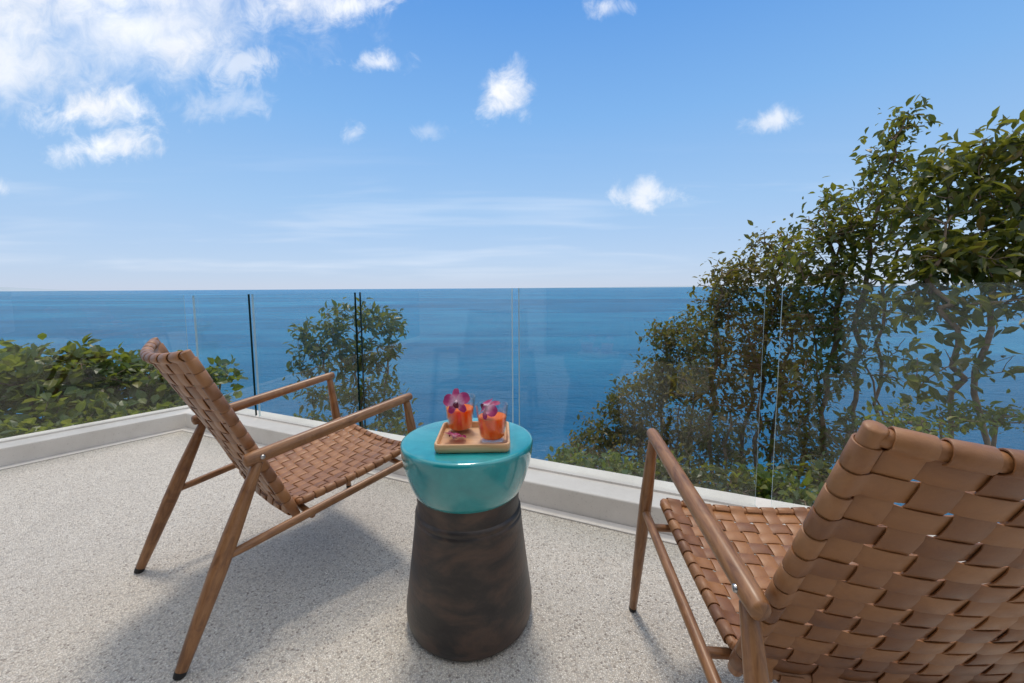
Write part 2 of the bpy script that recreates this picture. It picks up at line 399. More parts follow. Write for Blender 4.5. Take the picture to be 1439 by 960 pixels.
def prism(name, poly, z0, z1, material, parent=None):
    n = len(poly)
    V = [(p[0], p[1], z0) for p in poly] + [(p[0], p[1], z1) for p in poly]
    F = [tuple(range(n))[::-1], tuple(range(n, 2 * n))] + [(i, (i + 1) % n, n + (i + 1) % n, n + i) for i in range(n)]
    return mesh_obj(name, V, F, material, parent)
def bevel(o, wd, seg=2):
    m = o.modifiers.new('bevel', 'BEVEL'); m.width = wd; m.segments = seg; m.limit_method = 'ANGLE'; return o

random.seed(4); RNG = np.random.default_rng(7)

# ------------------------------------------------------------------ setting: terrace, hillside, sea
COR = np.array([-2.1725, 2.8036])               # glass foot corner
UR = np.array([0.91223, -0.40967])              # along the right-hand railing
UL = np.array([0.63037, 0.77630])               # along the left-hand railing, towards the corner
NR = np.array([0.40967, 0.91223]); NL = np.array([-0.77630, 0.63037])   # outward normals
def edge_pt(s, side, off):                       # point along an edge, off metres outwards
    if side == 'R': return COR + UR * s + NR * off
    return COR - UL * s + NL * off
def corner_off(off):                             # mitred corner
    M = np.array([NR, NL]); return np.linalg.solve(M, np.array([NR @ COR + off, NL @ COR + off]))
KIN, KOUT, KH = -0.135, 0.10, 0.10
fl = [corner_off(KOUT), edge_pt(8, 'R', KOUT), edge_pt(8, 'R', KOUT) - NR * 9, edge_pt(7, 'L', KOUT) - NR * 3, edge_pt(7, 'L', KOUT)]
o = prism('terrace_floor', fl, -0.30, 0.0, 'washed_pebble'); tag(o, kind='structure')

def kerb(name, offs_in, offs_out, z0, z1, material, parent=None, sR=7.9, sL=6.9):
    a, b = corner_off(offs_in), corner_off(offs_out)
    poly = [edge_pt(sL, 'L', offs_in), a, edge_pt(sR, 'R', offs_in), edge_pt(sR, 'R', offs_out), b, edge_pt(sL, 'L', offs_out)]
    V = [(p[0], p[1], z0) for p in poly] + [(p[0], p[1], z1) for p in poly]
    F = [(0, 1, 4, 5), (1, 2, 3, 4), (11, 10, 7, 6), (10, 9, 8, 7)]
    F += [(i, (i + 1) % 6, 6 + (i + 1) % 6, 6 + i) for i in range(6)]
    o = mesh_obj(name, V, F, material, parent); 
    import bmesh
    bm = bmesh.new(); bm.from_mesh(o.data); bmesh.ops.recalc_face_normals(bm, faces=bm.faces); bm.to_mesh(o.data); bm.free()
    return o
k = kerb('kerb', KIN, KOUT - .003, -0.28, KH, 'kerb_cement'); bevel(k, .006, 3)
tag(k, 'low smooth cement kerb running round the terrace edge under the glass panels', 'kerb')
s = kerb('plinth', KIN - .045, KIN - .002, 0.0, 0.006, 'kerb_cement', k); bevel(s, .002, 1)
ch = kerb('glazing_channel', -.016, .016, KH, KH + .008, 'kerb_cement', k)

# glass panels
def panel(side, s0, s1, z0, z1, label, e0, e1):
    th = 0.0065
    mid = edge_pt((s0 + s1) / 2, side, 0)
    def P(s, off, z): q = edge_pt(s, side, off) - mid; return (q[0], q[1], z)
    V = [P(s0, -th, KH - .05), P(s1, -th, KH - .05), P(s1, th, KH - .05), P(s0, th, KH - .05), P(s0, -th, z0), P(s1, -th, z1), P(s1, th, z1), P(s0, th, z0)]
    F = [(0, 1, 5, 4), (2, 3, 7, 6), (1, 2, 6, 5), (3, 0, 4, 7), (4, 5, 6, 7), (0, 3, 2, 1)]
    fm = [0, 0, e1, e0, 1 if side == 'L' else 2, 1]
    o = mesh_obj('glass_panel', V, F, None, mats=['balustrade_glass', 'dark_glass_edge', 'lit_glass_edge'], fmat=fm)
    o.location = (mid[0], mid[1], 0)
    return tag(o, label, 'glass panel', 'frameless glass panels of the terrace balustrade')
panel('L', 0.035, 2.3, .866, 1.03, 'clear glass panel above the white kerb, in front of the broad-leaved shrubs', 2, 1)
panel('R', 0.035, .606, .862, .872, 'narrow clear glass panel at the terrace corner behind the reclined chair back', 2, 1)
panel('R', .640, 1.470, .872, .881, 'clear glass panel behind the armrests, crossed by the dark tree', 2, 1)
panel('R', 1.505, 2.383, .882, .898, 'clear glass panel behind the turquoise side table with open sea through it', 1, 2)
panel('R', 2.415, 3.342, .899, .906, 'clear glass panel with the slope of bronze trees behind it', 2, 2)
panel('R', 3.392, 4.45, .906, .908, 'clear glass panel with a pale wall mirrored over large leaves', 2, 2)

# hillside below the terrace
def hill_z(x, y):
    p = np.stack([np.asarray(x) - COR[0], np.asarray(y) - COR[1]], -1)
    d = np.maximum(p @ NR, p @ NL)
    side = np.clip((p @ UR - 2.2) / 3.0, 0, 1)
    dl = np.clip((p @ NL) / 1.0 + .5, 0, 1)
    bank = -0.35 - np.clip(d - .15, 0, None) * (1.05 - .25 * side)
    z = np.where(d < .15, -0.35, bank)
    return np.maximum(z, -46.0)
gx = np.concatenate([np.linspace(-75, -8, 40), np.linspace(-7.5, 9, 75), np.linspace(10, 80, 40)]); gy = np.concatenate([np.linspace(-50, -2.2, 26), np.linspace(-1.8, 10, 60), np.linspace(10.5, 75, 50)])
GX, GY = np.meshgrid(gx, gy)
GZ = hill_z(GX, GY)
GZ = GZ + (np.sin(GX * 1.7 + GY * .9) * .06 + np.sin(GX * .6 - GY * 1.3) * .12) * np.clip((-GZ - .4) * .8, 0, 3)
nx, ny = len(gx), len(gy)
o = mesh_obj('hillside', np.stack([GX, GY, GZ], -1).reshape(-1, 3), [(j * nx + i, j * nx + i + 1, (j + 1) * nx + i + 1, (j + 1) * nx + i) for j in range(ny - 1) for i in range(nx - 1)], 'hillside_soil', smooth=179)
tag(o, kind='structure')
SEA_Z = -38.0
V = [(-90000, -3000, SEA_Z), (90000, -3000, SEA_Z), (90000, 90000, SEA_Z), (-90000, 90000, SEA_Z)]
o = mesh_obj('sea', V, [(0, 1, 2, 3)], 'sea_water'); tag(o, kind='structure')

# ------------------------------------------------------------------ villa behind the viewpoint (mirrored in the glass)
def villa():
    root = empty('villa', (0.5, -2.2, 0), math.atan2(UR[1], UR[0]))
    tag(root, 'white plastered villa wall with dark framed sliding doors facing the terrace', 'building')
    def box(name, x0, x1, y0, y1, z0, z1, m, par=root):
        V = [(x, y, z) for z in (z0, z1) for (x, y) in ((x0, y0), (x1, y0), (x1, y1), (x0, y1))]
        F = [(3, 2, 1, 0), (4, 5, 6, 7), (0, 1, 5, 4), (1, 2, 6, 5), (2, 3, 7, 6), (3, 0, 4, 7)]
        return mesh_obj(name, V, F, m, par)
    box('wall', 0, 6.0, -.25, 0, 0, 3.2, 'villa_plaster')
    box('wall', -5.2, -3.2, -.25, 0, 0, 3.2, 'villa_plaster')
    box('lintel', -3.2, 0, -.25, -.002, 2.35, 3.2, 'villa_plaster')
    box('roof', -5.4, 6.2, -4.5, .15, 3.2, 3.42, 'villa_plaster')
    for i in range(3):
        x0 = -3.2 + i * 3.2 / 3; x1 = x0 + 3.2 / 3
        d = box('door', x0 + .06, x1 - .06, -.14, -.12, .06, 2.29, 'door_glass')
        box('frame', x0 + .003, x0 + .06, -.17, -.09, .002, 2.347, 'dark_aluminium', d); box('frame', x1 - .06, x1 - .003, -.17, -.09, .002, 2.347, 'dark_aluminium', d)
        box('rail', x0 + .06, x1 - .06, -.17, -.09, .002, .06, 'dark_aluminium', d); box('rail', x0 + .06, x1 - .06, -.17, -.09, 2.29, 2.347, 'dark_aluminium', d)
villa()

# ------------------------------------------------------------------ plants
LEAF_T = np.array([[0, 0, 0], [-.40, .28, .06], [-.42, .60, .05], [0, 1, -.10], [0, .28, -.02], [0, .62, -.03], [.40, .28, .06], [.42, .60, .05]])
LEAF_F = [(0, 4, 1), (0, 6, 4), (1, 4, 5, 2), (4, 6, 7, 5), (2, 5, 3), (5, 7, 3)]
def leaf_frames(n, dirs, upish, jit):
    d = dirs + RNG.normal(size=(n, 3)) * jit; d /= np.linalg.norm(d, axis=1, keepdims=True)
    u = upish + RNG.normal(size=(n, 3)) * .45
    x = np.cross(d, u); x /= np.linalg.norm(x, axis=1, keepdims=True) + 1e-9
    z = np.cross(x, d); return x, d, z
def plant(name, label, cat, group, stems, lobes, leaf_len, leaf_w, per_tip, spread, lmat, n_single, twig=0.0035, droop=.35, seed=0, reach=1.0):
    """stems: list of polylines (first is the main trunk). lobes: (centre, radii, n_tips)."""
    global RNG
    RNG = np.random.default_rng(seed)
    base = np.array(stems[0][0], float)
    root = empty(name, base); tag(root, label, cat, group)
    nodes, parent, cnt = [], [], []
    stem_ids = []
    for st in stems:
        st = [np.array(p, float) for p in st]; ids = []
        prev = -1
        if nodes:
            dd = [np.linalg.norm(nodes[i] - st[0]) for i in range(len(nodes))]; prev = int(np.argmin(dd)) if min(dd) < .25 else -1
        for a, b in zip(st[:-1], st[1:]):
            for q in np.linspace(0, 1, 5)[:-1]:
                nodes.append(a + (b - a) * q + RNG.normal(size=3) * .024); parent.append(prev); cnt.append(0); prev = len(nodes) - 1; ids.append(prev)
        nodes.append(st[-1]); parent.append(prev); cnt.append(0); ids.append(len(nodes) - 1)
        stem_ids.append(ids)
    nstem = len(nodes)
    tips = []
    for (c, r, n) in lobes:
        c = np.array(c); r = np.array(r)
        q = RNG.normal(size=(n, 3)); q /= np.linalg.norm(q, axis=1, keepdims=True); q *= (RNG.uniform(.12, 1, size=(n, 1)) ** .45)
        tips.append(c + q * r)
    tips = np.concatenate(tips)
    order = np.argsort(np.min(np.linalg.norm(tips[:, None] - np.array(nodes)[None], axis=2), axis=1))
    tipdirs = []; tip_nodes = []
    for ti in order:
        tp = tips[ti]; A = np.array(nodes); dv = tp - A; dist = np.linalg.norm(dv, axis=1)
        cost = dist * (1 + .7 * (dv[:, 2] < 0))
        i = int(np.argmin(cost)); st = A[i]; L = dist[i]
        ctrl = st + (tp - st) * .5 + np.array([0, 0, .10 * L]) + RNG.normal(size=3) * .07 * L
        prev = i; ns = max(2, min(5, int(L / .12)))
        for q in np.linspace(0, 1, ns + 1)[1:]:
            nodes.append(st * (1 - q) ** 2 + ctrl * 2 * q * (1 - q) + tp * q * q); parent.append(prev); cnt.append(0); prev = len(nodes) - 1
        j = prev
        while j >= 0: cnt[j] += 1; j = parent[j]
        tipdirs.append(nrm(tp - nodes[parent[prev]])); tip_nodes.append(prev)
    rad = np.array([min(.019, twig * max(1, c) ** .42) for c in cnt])
    # wood
    def tube(pairs, nm, seg):
        V, F = [], []
        for (i, j) in pairs:
            a, b = nodes[i] - base, nodes[j] - base; t_ = nrm(b - a); x = nrm(np.cross(t_, (.31, .83, .47))); y = np.cross(t_, x); o_ = len(V)
            for (p, r) in ((a, rad[i] if rad[i] < rad[j] * 1.7 else rad[j] * 1.25), (b, rad[j])):
                for q in range(seg):
                    th = 2 * math.pi * q / seg; V.append(p + (x * math.cos(th) + y * math.sin(th)) * r)
            F += [(o_ + q, o_ + (q + 1) % seg, o_ + seg + (q + 1) % seg, o_ + seg + q) for q in range(seg)]
        if V: return mesh_obj(nm, V, F, 'bark', root, smooth=179)
    for ids in stem_ids:
        tube([(parent[i], i) for i in ids if parent[i] >= 0], 'trunk', 8)
    o = tube([(parent[i], i) for i in range(nstem, len(nodes))], 'branches', 5)
    if o: o['kind'] = 'stuff'
    # leaves
    # some twigs have shed their leaves
    bare = RNG.random(len(tip_nodes)) < .10
    tip_nodes = [q for q, b_ in zip(tip_nodes, bare) if not b_]; tipdirs = [q for q, b_ in zip(tipdirs, bare) if not b_]
    nt = len(tip_nodes); N = nt * per_tip
    tp = np.repeat(np.array([nodes[i] for i in tip_nodes]), per_tip, 0); td = np.repeat(np.array(tipdirs), per_tip, 0)
    along = RNG.uniform(-1.0, .25, size=(N, 1)) * spread
    pos = tp + td * along + RNG.normal(size=(N, 3)) * spread * .36
    side = RNG.normal(size=(N, 3)); side -= td * np.sum(side * td, 1, keepdims=True); side /= np.linalg.norm(side, axis=1, keepdims=True)
    dirs = td * .55 + side * .8 + np.array([0, 0, -droop])
    X, D, Z = leaf_frames(N, dirs, np.array([0, 0, 1.0]), .25)
    sc = leaf_len * RNG.uniform(.42, 1.3, size=(N, 1, 1))
    LT = LEAF_T * np.array([leaf_w, 1, 1])
    curl = RNG.uniform(.5, 2.2, size=(N, 1))
    lt = np.repeat(LT[None], N, 0); lt[:, :, 2] *= curl
    VV = (lt[:, :, 0:1] * X[:, None] + lt[:, :, 1:2] * D[:, None] + lt[:, :, 2:3] * Z[:, None]) * sc + (pos - base)[:, None]
    # the leaves that show largest become single parts
    dcam = np.linalg.norm(pos - CAM, axis=1); rel = pos - CAM; zc = rel @ fw; pxx = CX + F_PX * (rel @ rt) / zc; pyy = CY - F_PX * (rel @ up) / zc
    vis = (pxx > 0) & (pxx < 1439) & (pyy > 0) & (pyy < 960)
    size = np.where(vis, sc[:, 0, 0] / dcam, 0); single = set(np.argsort(-size)[:n_single].tolist()) if n_single else set()
    keep = [i for i in range(N) if i not in single]
    VK = VV[keep].reshape(-1, 3); m = len(keep)
    F = [tuple(8 * i + q for q in f) for i in range(m) for f in LEAF_F]
    uvt = np.stack([LEAF_T[:, 0], LEAF_T[:, 1]], 1)
    o = mesh_obj('crown', VK, F, lmat, root, uvs=np.tile(uvt, (m, 1))); o['kind'] = 'stuff'
    if single:
        key = 'leaf_%s_%.2f' % (lmat, leaf_w)
        me = bpy.data.meshes.get(key)
        if me is None:
            t0 = LT.copy(); t0[:, 2] *= 1.4
            tmp = mesh_obj('leaf', t0, LEAF_F, lmat, None, uvs=uvt); me = tmp.data; me.name = key; bpy.data.objects.remove(tmp)
        for i in sorted(single):
            lo = bpy.data.objects.new('leaf', me); C.objects.link(lo); lo.parent = root
            M = np.eye(4); s_ = sc[i, 0, 0]
            M[:3, 0], M[:3, 1], M[:3, 2], M[:3, 3] = X[i] * s_, D[i] * s_, Z[i] * s_, pos[i] - base
            lo.matrix_local = Matrix(M.tolist())
    return root

def PX(x, y, Y): return at_y(x, y, Y)
def lobe(x, y, Y, rx, ry, rd, n):          # pixel centre and pixel radii at forward distance Y, depth radius in metres
    return (at_y(x, y, Y), np.array([rx / F_PX * Y, rd, ry / F_PX * Y]), n)
def ground(x, y): return np.array([x, y, float(hill_z(x, y)) - .05])
def stem_to(bx, by, *pts):
    return [ground(bx, by)] + [np.array(p) for p in pts]

G1 = 'trees on the slope beyond the glass'
def tree_px(name, label, bx_px, Y, mids, lobes, *a, extra=(), group=G1, **k):
    b = at_y(bx_px, 600, Y); b = ground(b[0], b[1])
    stems = [[b] + [PX(*m) for m in mids]]
    for e in extra: stems.append([b + np.array([e[0], 0, 0])] + [PX(*m) for m in e[1]])
    return plant(name, label, 'tree', group, stems, [lobe(*l) for l in lobes], *a, **k)

# right: tree with near large leaves (right edge)
tree_px('broad_leaved_tree', 'tree with large dark drooping leaves above and behind the mirrored glass panel', 1420, 2.7,
        [(1390, 640, 2.7), (1375, 520, 2.75), (1400, 400, 2.8), (1425, 300, 2.8), (1440, 230, 2.8)],
        [(1415, 205, 2.8, 60, 22, .3, 34), (1350, 235, 2.9, 56, 22, .3, 36), (1420, 262, 2.8, 75, 26, .35, 46), (1325, 290, 2.9, 56, 24, .3, 34), (1405, 318, 2.8, 80, 22, .3, 40), (1385, 362, 2.7, 95, 22, .35, 50), (1320, 365, 2.8, 60, 26, .3, 34), (1450, 380, 2.6, 80, 30, .3, 34),
         (1410, 425, 2.5, 110, 22, .25, 22), (1310, 430, 2.7, 60, 34, .25, 22), (1300, 510, 2.6, 60, 40, .25, 14), (1400, 510, 2.5, 60, 26, .25, 5), (1500, 300, 2.8, 60, 120, .4, 40), (1580, 330, 2.7, 70, 130, .4, 26)],
        .100, .48, 7, .17, 'leaf_dark', 300, seed=11, droop=.30, twig=.0017, extra=[(-.12, [(1340, 560, 2.6), (1330, 460, 2.6), (1310, 390, 2.7), (1340, 300, 2.8)])])
tree_px('slender_tree', 'tallest slender tree with a leafy sprig rising above the others', 1190, 3.6,
        [(1195, 620, 3.55), (1205, 540, 3.55), (1205, 430, 3.5), (1225, 330, 3.5), (1250, 240, 3.5), (1268, 180, 3.5)],
        [(1272, 176, 3.5, 20, 20, .12, 20), (1243, 212, 3.5, 24, 20, .15, 20), (1262, 232, 3.5, 30, 22, .2, 24), (1215, 275, 3.5, 60, 28, .3, 52), (1165, 318, 3.5, 50, 30, .3, 54), (1225, 335, 3.4, 66, 28, .3, 46), (1290, 290, 3.5, 46, 46, .3, 40),
         (1140, 370, 3.4, 60, 30, .3, 54), (1200, 385, 3.4, 70, 26, .3, 34), (1170, 440, 3.4, 70, 40, .3, 54), (1240, 440, 3.4, 60, 40, .3, 26), (1210, 510, 3.3, 70, 40, .3, 34), (1150, 530, 3.4, 60, 50, .3, 36), (1180, 610, 3.2, 60, 36, .25, 26)],
        .076, .50, 8, .14, 'leaf_dark', 200, seed=12, droop=.35, twig=.0024,
        extra=[(-.16, [(1150, 600, 3.5), (1165, 500, 3.5), (1180, 420, 3.5), (1165, 340, 3.5)]), (.12, [(1235, 600, 3.5), (1235, 480, 3.45), (1245, 400, 3.45), (1285, 310, 3.5)]), (.3, [(1260, 620, 3.5), (1225, 560, 3.4), (1220, 480, 3.4)])])
tree_px('bronze_tree', 'bronze leaved tree with many bare brown stems behind the white-edged glass joint', 1040, 4.0,
        [(1045, 610, 4.0), (1060, 520, 4.0), (1085, 430, 4.0), (1100, 350, 4.0)],
        [(1095, 345, 4.0, 46, 26, .25, 56), (1050, 380, 4.0, 50, 26, .35, 70), (1080, 410, 4.0, 70, 36, .35, 90), (1010, 415, 4.0, 36, 36, .3, 64), (1030, 470, 3.9, 80, 40, .4, 120), (1120, 450, 3.8, 66, 50, .35, 90), (1000, 530, 3.9, 70, 45, .4, 96), (1085, 540, 3.8, 80, 60, .4, 110), (1060, 620, 3.7, 110, 46, .4, 90), (1140, 630, 3.5, 60, 50, .3, 46)],
        .064, .52, 9, .13, 'leaf_bronze', 120, seed=13, twig=.0023,
        extra=[(-.25, [(1000, 620, 4.0), (1000, 510, 4.0), (1015, 410, 4.0)]), (.2, [(1090, 600, 3.9), (1110, 490, 3.9), (1120, 400, 3.9)]), (.35, [(1130, 610, 3.8), (1150, 530, 3.8), (1140, 460, 3.8)]), (.1, [(1065, 620, 3.7), (1075, 540, 3.7), (1050, 470, 3.8)]), (-.1, [(1020, 640, 3.7), (1030, 560, 3.7)])])
tree_px('spreading_tree', 'bushy tree spreading down the slope towards the open sea', 930, 4.6,
        [(930, 620, 4.6), (935, 540, 4.6), (935, 470, 4.6)],
        [(930, 475, 4.6, 26, 22, .25, 36), (965, 470, 4.5, 30, 36, .25, 50), (965, 520, 4.5, 50, 40, .3, 84), (920, 530, 4.6, 36, 34, .35, 70), (885, 560, 4.6, 40, 28, .35, 64), (940, 590, 4.5, 75, 44, .4, 130), (860, 595, 4.6, 46, 24, .35, 66), (825, 625, 4.5, 38, 18, .3, 44), (890, 635, 4.3, 90, 26, .4, 96), (990, 630, 4.2, 70, 46, .35, 90)],
        .062, .52, 11, .12, 'leaf_bronze', 80, seed=14, twig=.0022, extra=[(-.25, [(900, 630, 4.6), (890, 580, 4.6)]), (.25, [(970, 610, 4.5), (975, 520, 4.5)]), (.1, [(950, 630, 4.3), (955, 570, 4.4)])])
# lone dark tree in the middle
tree_px('dark_tree', 'small dark leaved tree standing alone against the sea behind the armrests', 505, 4.6,
        [(505, 580, 4.6), (502, 510, 4.6), (500, 450, 4.6)],
        [(495, 445, 4.6, 42, 18, .25, 34), (448, 470, 4.6, 34, 20, .25, 34), (545, 455, 4.6, 24, 20, .25, 24), (432, 505, 4.6, 26, 26, .25, 24), (480, 500, 4.5, 36, 34, .3, 44), (535, 495, 4.6, 32, 28, .25, 30), (530, 550, 4.6, 42, 26, .3, 40), (465, 560, 4.6, 56, 22, .3, 44), (555, 580, 4.6, 26, 20, .25, 20)],
        .088, .46, 9, .13, 'leaf_dark', 150, seed=15, twig=.0022, extra=[(-.15, [(470, 570, 4.6), (455, 500, 4.6)]), (.15, [(535, 580, 4.6), (545, 500, 4.6)])])
# left shrubs
def shrub(label, bx, Y, lobes, leaf_len, lw, per, spread, lm, ns, seed, group='bushes below the terrace edge', nm='shrub', stems=3):
    b = at_y(bx, 600, Y); b = ground(b[0], b[1]); c = np.mean([at_y(l[0], l[1], l[2]) for l in lobes], 0)
    st = [[b, b * .5 + c * .5, c]]
    rr = np.random.default_rng(seed)
    for q in range(stems - 1): 
        l = lobes[q % len(lobes)]; st.append([b + np.array([rr.uniform(-.15, .15), rr.uniform(-.1, .1), 0]), at_y(l[0], l[1] + l[4] * .5, l[2])])
    return plant(nm, label, 'shrub', group, st, [lobe(*l) for l in lobes], leaf_len, lw, per, spread, lm, ns, seed=seed, twig=.0026, droop=.1)
GS = 'broad-leaved shrubs beyond the left-hand kerb'
shrub('dense broad-leaved green shrub at the far end of the white kerb', 60, 2.9, [(20, 520, 3.0, 75, 38, .35, 70), (90, 515, 3.1, 50, 30, .3, 46), (50, 570, 2.9, 90, 40, .35, 80), (-60, 540, 2.8, 70, 60, .35, 50), (120, 575, 3.0, 50, 34, .3, 44)], .082, .80, 9, .10, 'leaf_bright', 200, 21, GS)
shrub('leafy green shrub along the middle of the white kerb', 190, 3.2, [(150, 520, 3.4, 50, 26, .3, 46), (210, 530, 3.4, 55, 26, .3, 52), (170, 570, 3.3, 70, 34, .35, 70), (230, 572, 3.3, 40, 28, .3, 40)], .080, .80, 9, .10, 'leaf_bright', 150, 22, GS)
shrub('sparse leafy shrub showing past the reclined chair back', 290, 3.6, [(262, 545, 3.6, 30, 22, .25, 22), (310, 530, 3.7, 24, 16, .2, 16), (290, 575, 3.6, 36, 18, .25, 20)], .085, .78, 8, .10, 'leaf_bright', 60, 23, GS)
shrub('low dark undergrowth shrub close behind the white kerb', 30, 2.55, [(40, 612, 2.55, 80, 18, .15, 46), (150, 598, 2.8, 60, 18, .15, 36), (230, 588, 3.0, 40, 14, .12, 20), (-40, 620, 2.4, 40, 24, .15, 24)], .07, .75, 9, .09, 'leaf_bright', 60, 24, GS)
# low bushes beyond the right-hand kerb
GB = 'low bushes hugging the right-hand kerb'
lows = [(790, 652, 3.0, 34, 12, 'bright green low bush beside the tabletop, just past the kerb'), (850, 660, 2.7, 44, 16, 'spreading low bush behind the front leg of the sling chair'),
        (930, 668, 2.6, 46, 22, 'leafy low bush below the bronze trees, behind the armrest'), (1010, 680, 2.4, 46, 20, 'low bush left of the white-edged glass joint'),
        (1085, 686, 2.2, 36, 16, 'light green low bush at the foot of the white-edged glass joint'), (1150, 680, 2.2, 46, 22, 'low bush behind the seat beside the chair back'),
        (450, 596, 4.2, 50, 12, 'low bush under the dark tree, seen over the kerb'), (540, 606, 3.9, 46, 14, 'low bush beside the dark tree, behind the near armrest')]
for q, (x, y, Y, rx, ry, lab) in enumerate(lows):
    shrub(lab, x, Y, [(x, y, Y, rx, ry, .22, 34), (x + rx * .5, y + 4, Y - .1, rx * .6, ry, .2, 20)], .055, .62, 10, .08, 'leaf_bright' if q in (0, 1, 4, 6) else 'leaf_dark', 0, 30 + q, GB, 'low_bush', 2)
shrub('yellow green bush against the sea above the curved chair back', 1380, 2.5, [(1300, 585, 2.4, 70, 16, .2, 30), (1400, 585, 2.4, 60, 14, .2, 26), (1260, 610, 2.3, 50, 20, .2, 24)], .05, .5, 10, .08, 'leaf_bright', 0, 45, GB, 'yellow_bush', 3)

# ------------------------------------------------------------------ side table, tray, drinks
TX, TY = -0.1214, 1.0812
tb = empty('side_table', (TX, TY, 0)); tag(tb, 'round ceramic side table, glazed turquoise bowl top on dark tapered base', 'side table')
prof = [(0.06, .5006), (.165, .5012), (.1705, .5005), (.1738, .4975), (.1752, .492), (.1748, .484), (.1725, .465), (.168, .440), (.161, .415), (.153, .392), (.145, .374), (.1395, .3645), (.134, .361), (.05, .361)]
lathe('tabletop', prof[::-1], 'turquoise_glaze', tb, seg=96)
prof = [(.05, .370), (.1365, .370), (.1382, .366), (.1375, .352), (.1362, .335), (.1368, .318), (.1412, .3135), (.1425, .309), (.1415, .304), (.1408, .3005), (.1432, .297), (.1440, .292), (.1432, .287), (.1452, .27), (.151, .22), (.1575, .165), (.1645, .11), (.1705, .065), (.1718, .045), (.1708, .028), (.167, .012), (.160, .003), (.150, .0), (.05, .0)]
lathe('base', prof[::-1], 'dark_clay', tb, seg=96)
TOPZ = .5013
def rrect(w_, d_, r, n=6):
    P = []
    for (sx, sy, a0) in ((1, 1, 0), (-1, 1, 90), (-1, -1, 180), (1, -1, 270)):
        for q in range(n + 1):
            a = math.radians(a0 + 90 * q / n); P.append((sx * (w_ / 2 - r) + r * math.cos(a), sy * (d_ / 2 - r) + r * math.sin(a)))
    return P
def tray():
    w_, d_ = .186, .180
    lv = [(w_ - .012, d_ - .012, .012, 0.0), (w_ - .004, d_ - .004, .015, .003), (w_, d_, .017, .010), (w_, d_, .017, .0205), (w_ - .003, d_ - .003, .016, .0225), (w_ - .011, d_ - .011, .013, .0225), (w_ - .014, d_ - .014, .012, .020), (w_ - .018, d_ - .018, .010, .008), (w_ - .026, d_ - .026, .007, .006)]
    V, F = [], []
    for (a, b, r, z) in lv: V += [(p[0], p[1], z) for p in rrect(a, b, r)]
    n = len(V) // len(lv)
    for kk in range(len(lv) - 1):
        F += [(kk * n + j, kk * n + (j + 1) % n, (kk + 1) * n + (j + 1) % n, (kk + 1) * n + j) for j in range(n)]
    F += [tuple(range(n))[::-1], tuple((len(lv) - 1) * n + j for j in range(n))]
    o = mesh_obj('serving_tray', V, F, 'pale_wood', smooth=45)
    o.location = (-.101, 1.058, TOPZ); o.rotation_euler = (0, 0, math.radians(1.5))
    return tag(o, 'small square pale wooden tray with raised rim on the turquoise tabletop', 'tray')
tray()
TRZ = TOPZ + .0062
def tumbler(px_, py_, label, level, rb, rt_, h):
    b = at_z(px_, py_, TRZ); root = empty('drinking_glass', (b[0], b[1], TRZ))
    tag(root, label, 'glass', 'tumblers of orange juice on the tray')
    t = .0022
    def R(z): return rb + (rt_ - rb) * (z / h)
    prof = [(.004, 0.0), (rb - .004, 0), (rb - .001, .0015), (R(.006), .006)] + [(R(z), z) for z in np.linspace(.012, h - .002, 7)] + [(R(h) - .0008, h), (R(h) - t + .0006, h), (R(h) - t, h - .002)] + [(R(z) - t, z) for z in np.linspace(h - .012, .014, 7)] + [(rb - t - .003, .010), (.004, .0095)]
    lathe('tumbler', prof, 'tumbler_glass', root, seg=48)
    g = .0004
    prof = [(.004, .0102)] + [(rb - t - .0034, .0104)] + [(R(z) - t - g, z) for z in np.linspace(.0145, level - .002, 6)]
    j = lathe('juice', prof, 'orange_juice', root, seg=48)
    lathe('foam', [(R(level - .002) - t - g, level - .0019), (R(level) - t - g, level), (.9 * R(level), level + .0012), (.4 * R(level), level + .0005), (.004, level + .0009)], 'juice_foam', root, seg=48)
    return np.array([b[0], b[1], TRZ])
g1 = tumbler(647, 606, 'tumbler of orange juice topped by a wide open pink orchid', .066, .0320, .043, .098)
g2 = tumbler(692, 619, 'tumbler of orange juice with a drooping dark purple orchid on its rim', .065, .0315, .042, .096)

